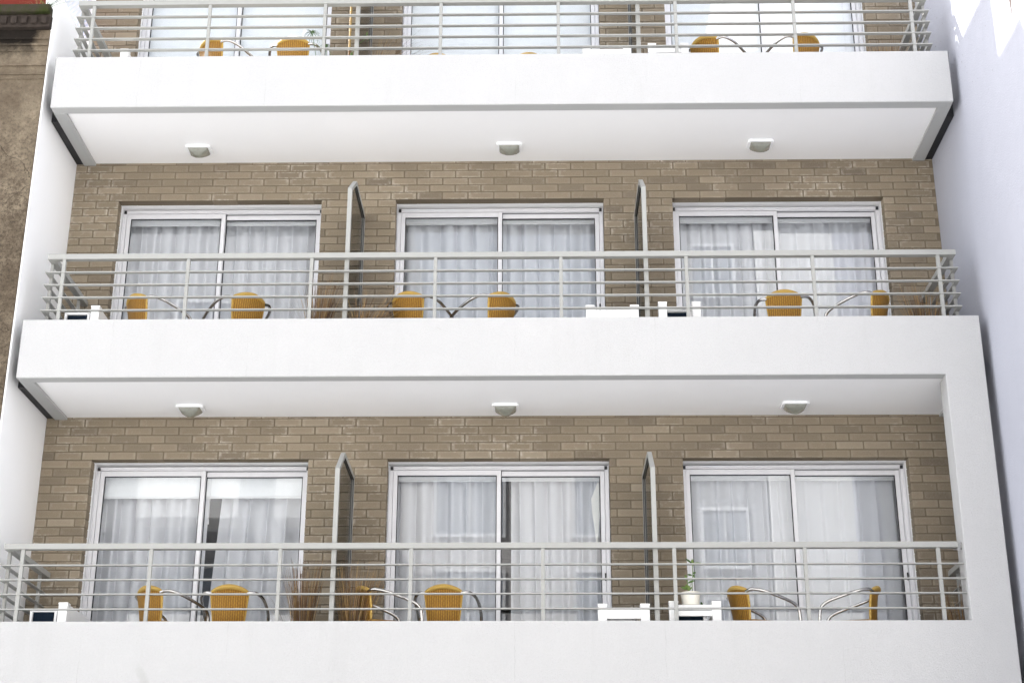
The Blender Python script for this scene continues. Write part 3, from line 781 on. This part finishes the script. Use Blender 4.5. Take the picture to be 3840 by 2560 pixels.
# ------------------------------------------------------------------ plants
def blades(b, cx, cy, z0, n, H_, spread, lean=(0, 0), wdt=.0022, droop=.25, rnd=random, r0=.05, hv=.35):
    for i in range(n):
        a = rnd.uniform(0, 6.283); rad = r0*math.sqrt(rnd.random()); h = H_*(1-hv*rnd.random()); sp = spread*rnd.random()**.7
        p = Vector((cx+rad*math.cos(a), cy+rad*math.sin(a)*.8, z0)); d = Vector((math.cos(a)*sp+lean[0], math.sin(a)*sp*.6+lean[1], 0))
        tw = rnd.uniform(0, 3.14); side = Vector((math.cos(tw), math.sin(tw), 0)); b.cur = rnd.random(); base = len(b.v); K = 6
        dr = droop*rnd.uniform(.2, 1.5)*(1 if rnd.random() > .12 else 2.2)
        for k_ in range(K+1):
            t = k_/K; q = p+d*h*(t+.9*t*t*dr/.25*.3)+Vector((0, 0, h*(t-dr*t**3*.5))); ww = wdt*(1-.75*t)
            b.v.append(tuple(q-side*ww)); b.v.append(tuple(q+side*ww))
        for k_ in range(K): b.face([base+2*k_, base+2*k_+1, base+2*k_+3, base+2*k_+2])
def pot(t, r=.13, h=.26, mat='pot_clay'):
    b = MB(); b.lathe([(r*.72, 0), (r*.95, h*.85), (r*1.05, h*.86), (r*1.05, h), (r*.93, h), (r*.90, h-.03)], 0, 0, 28); b.build('pot', mat, t, smooth=True)
    b = MB(); b.lathe([(r*.86, h-.04), (r*.86, h-.032)], 0, 0, 20); b.build('soil', 'soil', t)
def reed(s, x, y, label, H_=.80, n=260, spread=.16, lean=(0, 0), mat='dry_blade', droop=.2, pale=True, seed=1, wdt=.0032, r0=.06):
    t = thing('ornamental_grass', label, 'grass plant', (x, y, FL[s]), 0, 'dry ornamental grasses in pots'); rnd = random.Random(seed)
    pot(t, .10, .24)
    b = MB(); blades(b, 0, 0, .21, n, H_, spread, lean, wdt, droop, rnd, r0); b.build('foliage', mat, t)
    if pale:
        b = MB(); blades(b, -.04, 0, .21, int(n*.22), H_*.85, spread*1.6, (lean[0]-.20, 0), .0012, .35, rnd, r0); b.build('dead_stems', 'pale_blade', t)
reed(0, -1.66, .27, 'upright reddish dry grass left of the first divider, bottom balcony', .84, 210, .17, seed=3)
reed(0, -1.225, .26, 'dense rust brown dry grass right of the first divider, bottom balcony', .80, 260, .22, (.05, 0), seed=4, pale=False, r0=.09)
reed(1, -1.665, .27, 'reddish dry grass left of the first divider, middle balcony', .76, 210, .24, (.06, 0), seed=5)
reed(1, -1.25, .26, 'drooping straw coloured dry grass right of the first divider, middle balcony', .68, 190, .38, (.20, 0), seed=6, droop=.55, pale=False)
reed(1, 3.90, .45, 'tawny dry grass in the right corner of the middle balcony', .74, 190, .26, (-.02, 0), seed=7, pale=False)
reed(2, -1.22, .26, 'sparse straw grass right of the first divider, top balcony', .66, 120, .45, (.30, 0), seed=8, droop=.5, pale=False, wdt=.0018)
reed(2, 3.78, .40, 'tawny dry grass in the right corner of the top balcony', .62, 220, .28, (0, 0), seed=9, pale=False)
reed(0, 4.03, .75, 'dark dry grass in the right corner of the bottom balcony, behind the white column', .70, 120, .2, (-.05, 0), seed=10, pale=False)

# green sedge with star shaped heads on the top balcony
t = thing('sedge_plant', 'green umbrella sedge with star shaped leaf heads on the top balcony', 'plant', (-1.66, .26, FL[2])); rnd = random.Random(12); pot(t, .10, .24)
b = MB()
heads = [(-.20, 0, .83, .12), (-.06, .02, .69, .10)]
st = MB()
for (hx, hy, hz, hr) in heads:
    st.tube([(hx*.2, hy, .2), (hx*.7, hy, hz*.6), (hx, hy, hz)], .003, 6)
    for i in range(15):
        a = i/15*6.283+rnd.uniform(-.15, .15); b.cur = rnd.random()*.5; L_ = hr*rnd.uniform(.8, 1.2); dd = Vector((math.cos(a), math.sin(a), 0)); sd = Vector((-dd.y, dd.x, 0)); base = len(b.v)
        for k_ in range(6):
            tt = k_/5; q = Vector((hx, hy, hz))+dd*L_*tt*(1.15-.25*tt)+Vector((0, 0, .03*tt-.13*tt*tt*rnd.uniform(.7, 1.3))); ww = .0042*(1-tt)**.7+.0003
            b.v.append(tuple(q-sd*ww)); b.v.append(tuple(q+sd*ww))
        for k_ in range(5): b.face([base+2*k_, base+2*k_+1, base+2*k_+3, base+2*k_+2])
b.build('leaves', 'green_blade', t); st.cur = .2; st.build('stem', 'green_blade', t)
# cane plant
t = thing('bamboo_cane', 'jointed yellow and green bamboo cane with one green shoot, top balcony', 'plant', (-1.49, .30, FL[2])); pot(t, .09, .22)
c_ = MB(); c_.cur = .95
zz = .18; i = 0
while zz < 1.5:
    c_.cur = .95 if zz > .62 else .55
    c_.tube([(.0, 0, zz), (0, 0, zz+.105)], [.012, .0105], 10); c_.lathe([(.0125, zz+.105), (.0145, zz+.109), (.0125, zz+.114)], 0, 0, 12); zz += .114
c_.build('cane', 'dry_blade', t, smooth=True)
c_ = MB(); c_.cur = .6; c_.tube([(.03, -.01, .2), (.025, -.01, .60)], .011, 10); c_.build('young_cane', 'green_blade', t, smooth=True)
def leaf(b, p, d, L_, w_, up=(0, 0, 1), droop=.3):
    p = Vector(p); d = Vector(d).normalized(); sd = d.cross(Vector(up)); sd = sd.normalized() if sd.length > .05 else Vector((1, 0, 0)); base = len(b.v); K = 7
    for k_ in range(K+1):
        t = k_/K; q = p+d*L_*t-Vector((0, 0, droop*L_*t*t)); ww = w_*math.sin(math.pi*min(1, t*.93+.07))**.8
        b.v.append(tuple(q-sd*ww)); b.v.append(tuple(q+Vector((0, 0, -ww*.3)))); b.v.append(tuple(q+sd*ww))
    for k_ in range(K):
        a = base+3*k_; b.face([a, a+1, a+4, a+3]); b.face([a+1, a+2, a+5, a+4])
b = MB()
for (dz, dx, L_) in ((0, -.3, .06), (.0, .5, .05), (.02, .1, .07), (-.04, .9, .08), (.01, -.9, .05)):
    b.cur = random.random()*.9; leaf(b, (.17, -.06, .74+dz), (dx, -.1, .8), L_, .008)
b.tube([(.02, 0, .6), (.10, -.03, .70), (.17, -.06, .74)], .003, 6); b.build('shoot', 'green_blade', t)

# potted plant on the right timber cover, bottom balcony
PZ = FL[0]+.59-.030
t = thing('potted_plant', 'leafy green plant in a cream pot on a white timber cover, bottom balcony', 'potted plant', (1.632, .235, PZ+.001))
b = MB(); b.lathe([(.060, 0), (.072, .01), (.080, .09), (.084, .105), (.084, .118), (.075, .118), (.073, .09)], 0, 0, 36); b.build('pot', 'pot_cream', t, smooth=True)
b = MB(); b.lathe([(.071, .088), (.071, .095)], 0, 0, 20); b.build('soil', 'soil', t)
b = MB(); b.cur = .7
b.tube([(.02, 0, .09), (.018, 0, .20), (.028, 0, .28), (.026, 0, .37)], .0032, 8)
b.tube([(-.015, 0, .09), (-.017, .01, .16), (-.022, 0, .23)], .0035, 8); b.tube([(.0, .0, .09), (-.005, 0, .16), (.01, 0, .20)], .002, 6)
b.build('stem', 'green_blade', t)
b = MB(); rnd = random.Random(5)
for (x, z, dx, dz, L_, w_, c_) in ((.026, .37, -.85, .9, .085, .008, .2), (.026, .365, .9, .35, .09, .009, .8), (.026, .37, .1, 1, .055, .011, 1.0), (.026, .35, .25, .5, .04, .012, .9), (.022, .27, -.9, .35, .045, .008, .3), (.028, .28, .3, -.6, .035, .009, .6), (.028, .285, .6, .3, .03, .009, .5),
    (-.02, .215, -.25, 1, .075, .012, .8), (-.02, .20, .9, .45, .07, .009, .5), (-.02, .19, -.15, -.2, .055, .013, 1.0), (-.018, .15, -.8, .35, .07, .011, .7), (-.018, .14, .6, .6, .05, .010, .9), (-.016, .12, -.9, .1, .05, .008, .8), (-.015, .13, .1, 1, .07, .010, .9), (.085, .04, .2, -.6, .04, .010, .1)):
    b.cur = c_; leaf(b, (x, rnd.uniform(-.01, .01), z), (dx, rnd.uniform(-.25, .25), dz), L_, w_, up=(0, 1, .2), droop=.15)
b.build('leaves', 'green_blade', t)

# ------------------------------------------------------------------ old house on the left
old = thing('old_house', 'weathered brown rendered house with sooty mossy cornice at the left edge', 'building')
XE = -XW-.012
b = MB(); b.box(-16, XE, 0.0, .35, 0, 9.845)
b.build('wall', 'old_wall', old, bevel=.012, seg=3)
b = MB()
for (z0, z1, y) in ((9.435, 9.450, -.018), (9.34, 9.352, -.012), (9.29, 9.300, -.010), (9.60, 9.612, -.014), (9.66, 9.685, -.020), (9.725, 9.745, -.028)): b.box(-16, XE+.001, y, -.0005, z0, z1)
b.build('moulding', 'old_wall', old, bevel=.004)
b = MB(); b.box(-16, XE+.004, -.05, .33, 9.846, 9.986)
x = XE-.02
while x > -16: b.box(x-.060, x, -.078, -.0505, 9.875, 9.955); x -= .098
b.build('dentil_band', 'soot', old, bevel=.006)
b = MB(); b.prism([(-.10, 9.9865), (.36, 9.9865), (.36, 10.07), (-.08, 10.085), (-.11, 10.06)], 'x', -16, XE-.004)
b.build('cornice', 'moss', old, bevel=.01)
b = MB(); b.box(-15.9, XE-.2, .36, 6, 9.4, 9.6); b.build('roof', 'old_wall', old)
# window in the old facade, out of frame, so the house reads as a house
b = MB(); b.box(-8.2, -7.0, -.03, -.001, 5.6, 7.8); b.build('shutter', 'shutter', old, bevel=.01)

o = MB(); o.box(-16, -4.60, .38, .52, 9.62, 14.0); tag(o.build('red_wall', 'red_plaster', None, bevel=.01), 'dark red plastered wall rising behind the mossy cornice, upper left corner', 'wall')
# weeds on the cornice
t = thing('weed', 'small weed sprouting where the mossy cornice meets the white wall', 'weed', (-XW-.06, -.03, 10.085)); rnd = random.Random(3)
b = MB(); blades(b, 0, 0, -.02, 26, .17, .9, (.25, 0), .0035, .5, rnd, .02); b.build('leaves', 'green_blade', t)
t = thing('weed', 'dry weed growing on top of the mossy cornice, against the sky', 'weed', (-XW-.16, -.02, 10.08))
b = MB(); blades(b, 0, 0, -.01, 22, .13, .8, (-.2, 0), .003, .7, rnd, .02); b.build('leaves', 'dry_blade', t)

# wire mesh fence on the left side wall
t = thing('wire_fence', 'bluish diamond wire mesh fence standing on the left side wall', 'fence')
b = MB(); y0, y1, z0, z1 = .05, 6.5, 10.36, 12.2; st = .062; r = .0022; X_ = -XW-.05
k_ = z0-(y1-y0)
while k_ < z1:
    ya, yb = max(y0, y0+(z0-k_)), min(y1, y0+(z1-k_))
    if yb > ya+.01:
        b.tube([(X_, ya, k_+(ya-y0)), (X_, yb, k_+(yb-y0))], r, 4, False)
    k_ += st
k_ = z0
while k_ < z1+(y1-y0):
    ya, yb = max(y0, y0+(k_-z1)), min(y1, y0+(k_-z0))
    if yb > ya+.01: b.tube([(X_+.004, ya, k_-(ya-y0)), (X_+.004, yb, k_-(yb-y0))], r, 4, False)
    k_ += st
b.build('mesh', 'wire_blue', t)
b = MB()
for y in (.05, 2.2, 4.4, 6.5): b.tube([(X_, y, z0-.01), (X_, y, z1+.03)], .02, 10)
b.tube([(X_, .05, z1), (X_, 6.5, z1)], .014, 8); b.build('frame', 'rail_paint', t)

# ------------------------------------------------------------------ neighbour on the right
rt = thing('neighbour_building', 'tall blank pale lavender side wall of the building on the right', 'building')
b = MB(); b.box(XW, XW+.3, -3.4, 14, 0, 15.0); b.build('wall', 'lavender_wall', rt, bevel=.01)
b = MB(); b.box(XW+.301, 14, -3.3, 13.9, 0, 14.7); b.build('block', 'opposite_white', rt)

# unseen stepped fin wall added to throw the saw-tooth shadow on the right wall
fx = -4.75; T_ = XW-fx
def up(y, z): return (y-SUN.y/SUN.x*(T_+.12), z-SUN.z/SUN.x*T_)
tw = thing('stepped_shadow_caster', 'unseen stepped wall and block behind the old house, added to cast the saw-tooth shadow', 'building')
P = [up(-.03, 9.55), up(-1.14, 9.55), up(-1.14, 8.77), up(-1.84, 8.77), up(-1.84, 7.9), up(-3.2, 7.9)]
b = MB()
pts = [(13, 0), (13, 36), (P[0][0], 36), P[0], P[1], P[2], P[3], P[4], P[5], (P[5][0], 0)]
b.prism(pts[::-1], 'x', fx-.12, fx); b.build('caster_wall', 'opposite_white', tw)
b = MB(); b.box(-16, -7.6, 8.5, 13, 0, 26); b.build('block', 'opposite_beige', tw)

# ------------------------------------------------------------------ buildings across the street (seen reflected in the glass)
def facade(name, label, x0, x1, H_, mat, wins, yF=-16.0, balc=False, depth=8):
    t = thing(name, label, 'building')
    b = MB(); b.box(x0, x1, yF-depth, yF, 0, H_); b.build('wall', mat, t)
    b = MB(); b.box(x0-.05, x1+.05, yF-.3, yF+.12, H_+.001, H_+.25); b.build('cornice', 'opposite_white', t)
    for (xa, xb, za, zb) in wins:
        f = MB(); f.box(xa-.06, xb+.06, yF+.001, yF+.05, zb, zb+.06); f.box(xa-.06, xb+.06, yF+.001, yF+.07, za-.06, za); f.box(xa-.06, xa, yF+.001, yF+.05, za, zb); f.box(xb, xb+.06, yF+.001, yF+.05, za, zb); f.box((xa+xb)/2-.02, (xa+xb)/2+.02, yF+.001, yF+.04, za, zb)
        wf = f.build('window', 'white_alu_warm', t)
        g = MB(); g.box(xa, xb, yF+.002, yF+.02, za, zb); g.build('glass_pane', 'shutter', wf)
        if balc:
            q = MB(); q.box(xa-.3, xb+.3, yF+.08, yF+.9, za-.25, za-.12); q.box(xa-.3, xb+.3, yF+.86, yF+.9, za-.12, za+.75); q.build('balcony', 'opposite_white', t)
def gridw(x0, x1, n, zs, w_, h_):
    out = []
    for z in zs:
        for i in range(n):
            c_ = x0+(x1-x0)*(i+.5)/n; out.append((c_-w_/2, c_+w_/2, z, z+h_))
    return out
facade('apartment_block', 'grey apartment block with balconies across the street, left of the low house', -14, -2.6, 17.5, 'opposite_grey', gridw(-14, -2.6, 4, (4, 7, 10, 13), 1.5, 1.9), balc=True)
facade('low_house', 'low white house across the street between two taller blocks', -2.55, 3.3, 12.4, 'opposite_beige', gridw(-2.55, 3.3, 2, (4, 7.2, 9.6), 1.4, 1.6))
facade('corner_block', 'white block with small windows across the street', 3.35, 5.2, 19.5, 'opposite_grey', gridw(3.35, 5.2, 1, (4, 7, 8.9, 12, 15), .9, 1.2))
facade('blank_tower', 'blank white rendered tower across the street', 5.25, 7.7, 26, 'opposite_white', [], yF=-15.8)
facade('far_right_block', 'beige block at the far right across the street', 7.75, 20, 15, 'opposite_beige', gridw(7.75, 20, 4, (4, 7, 10), 1.4, 1.8))
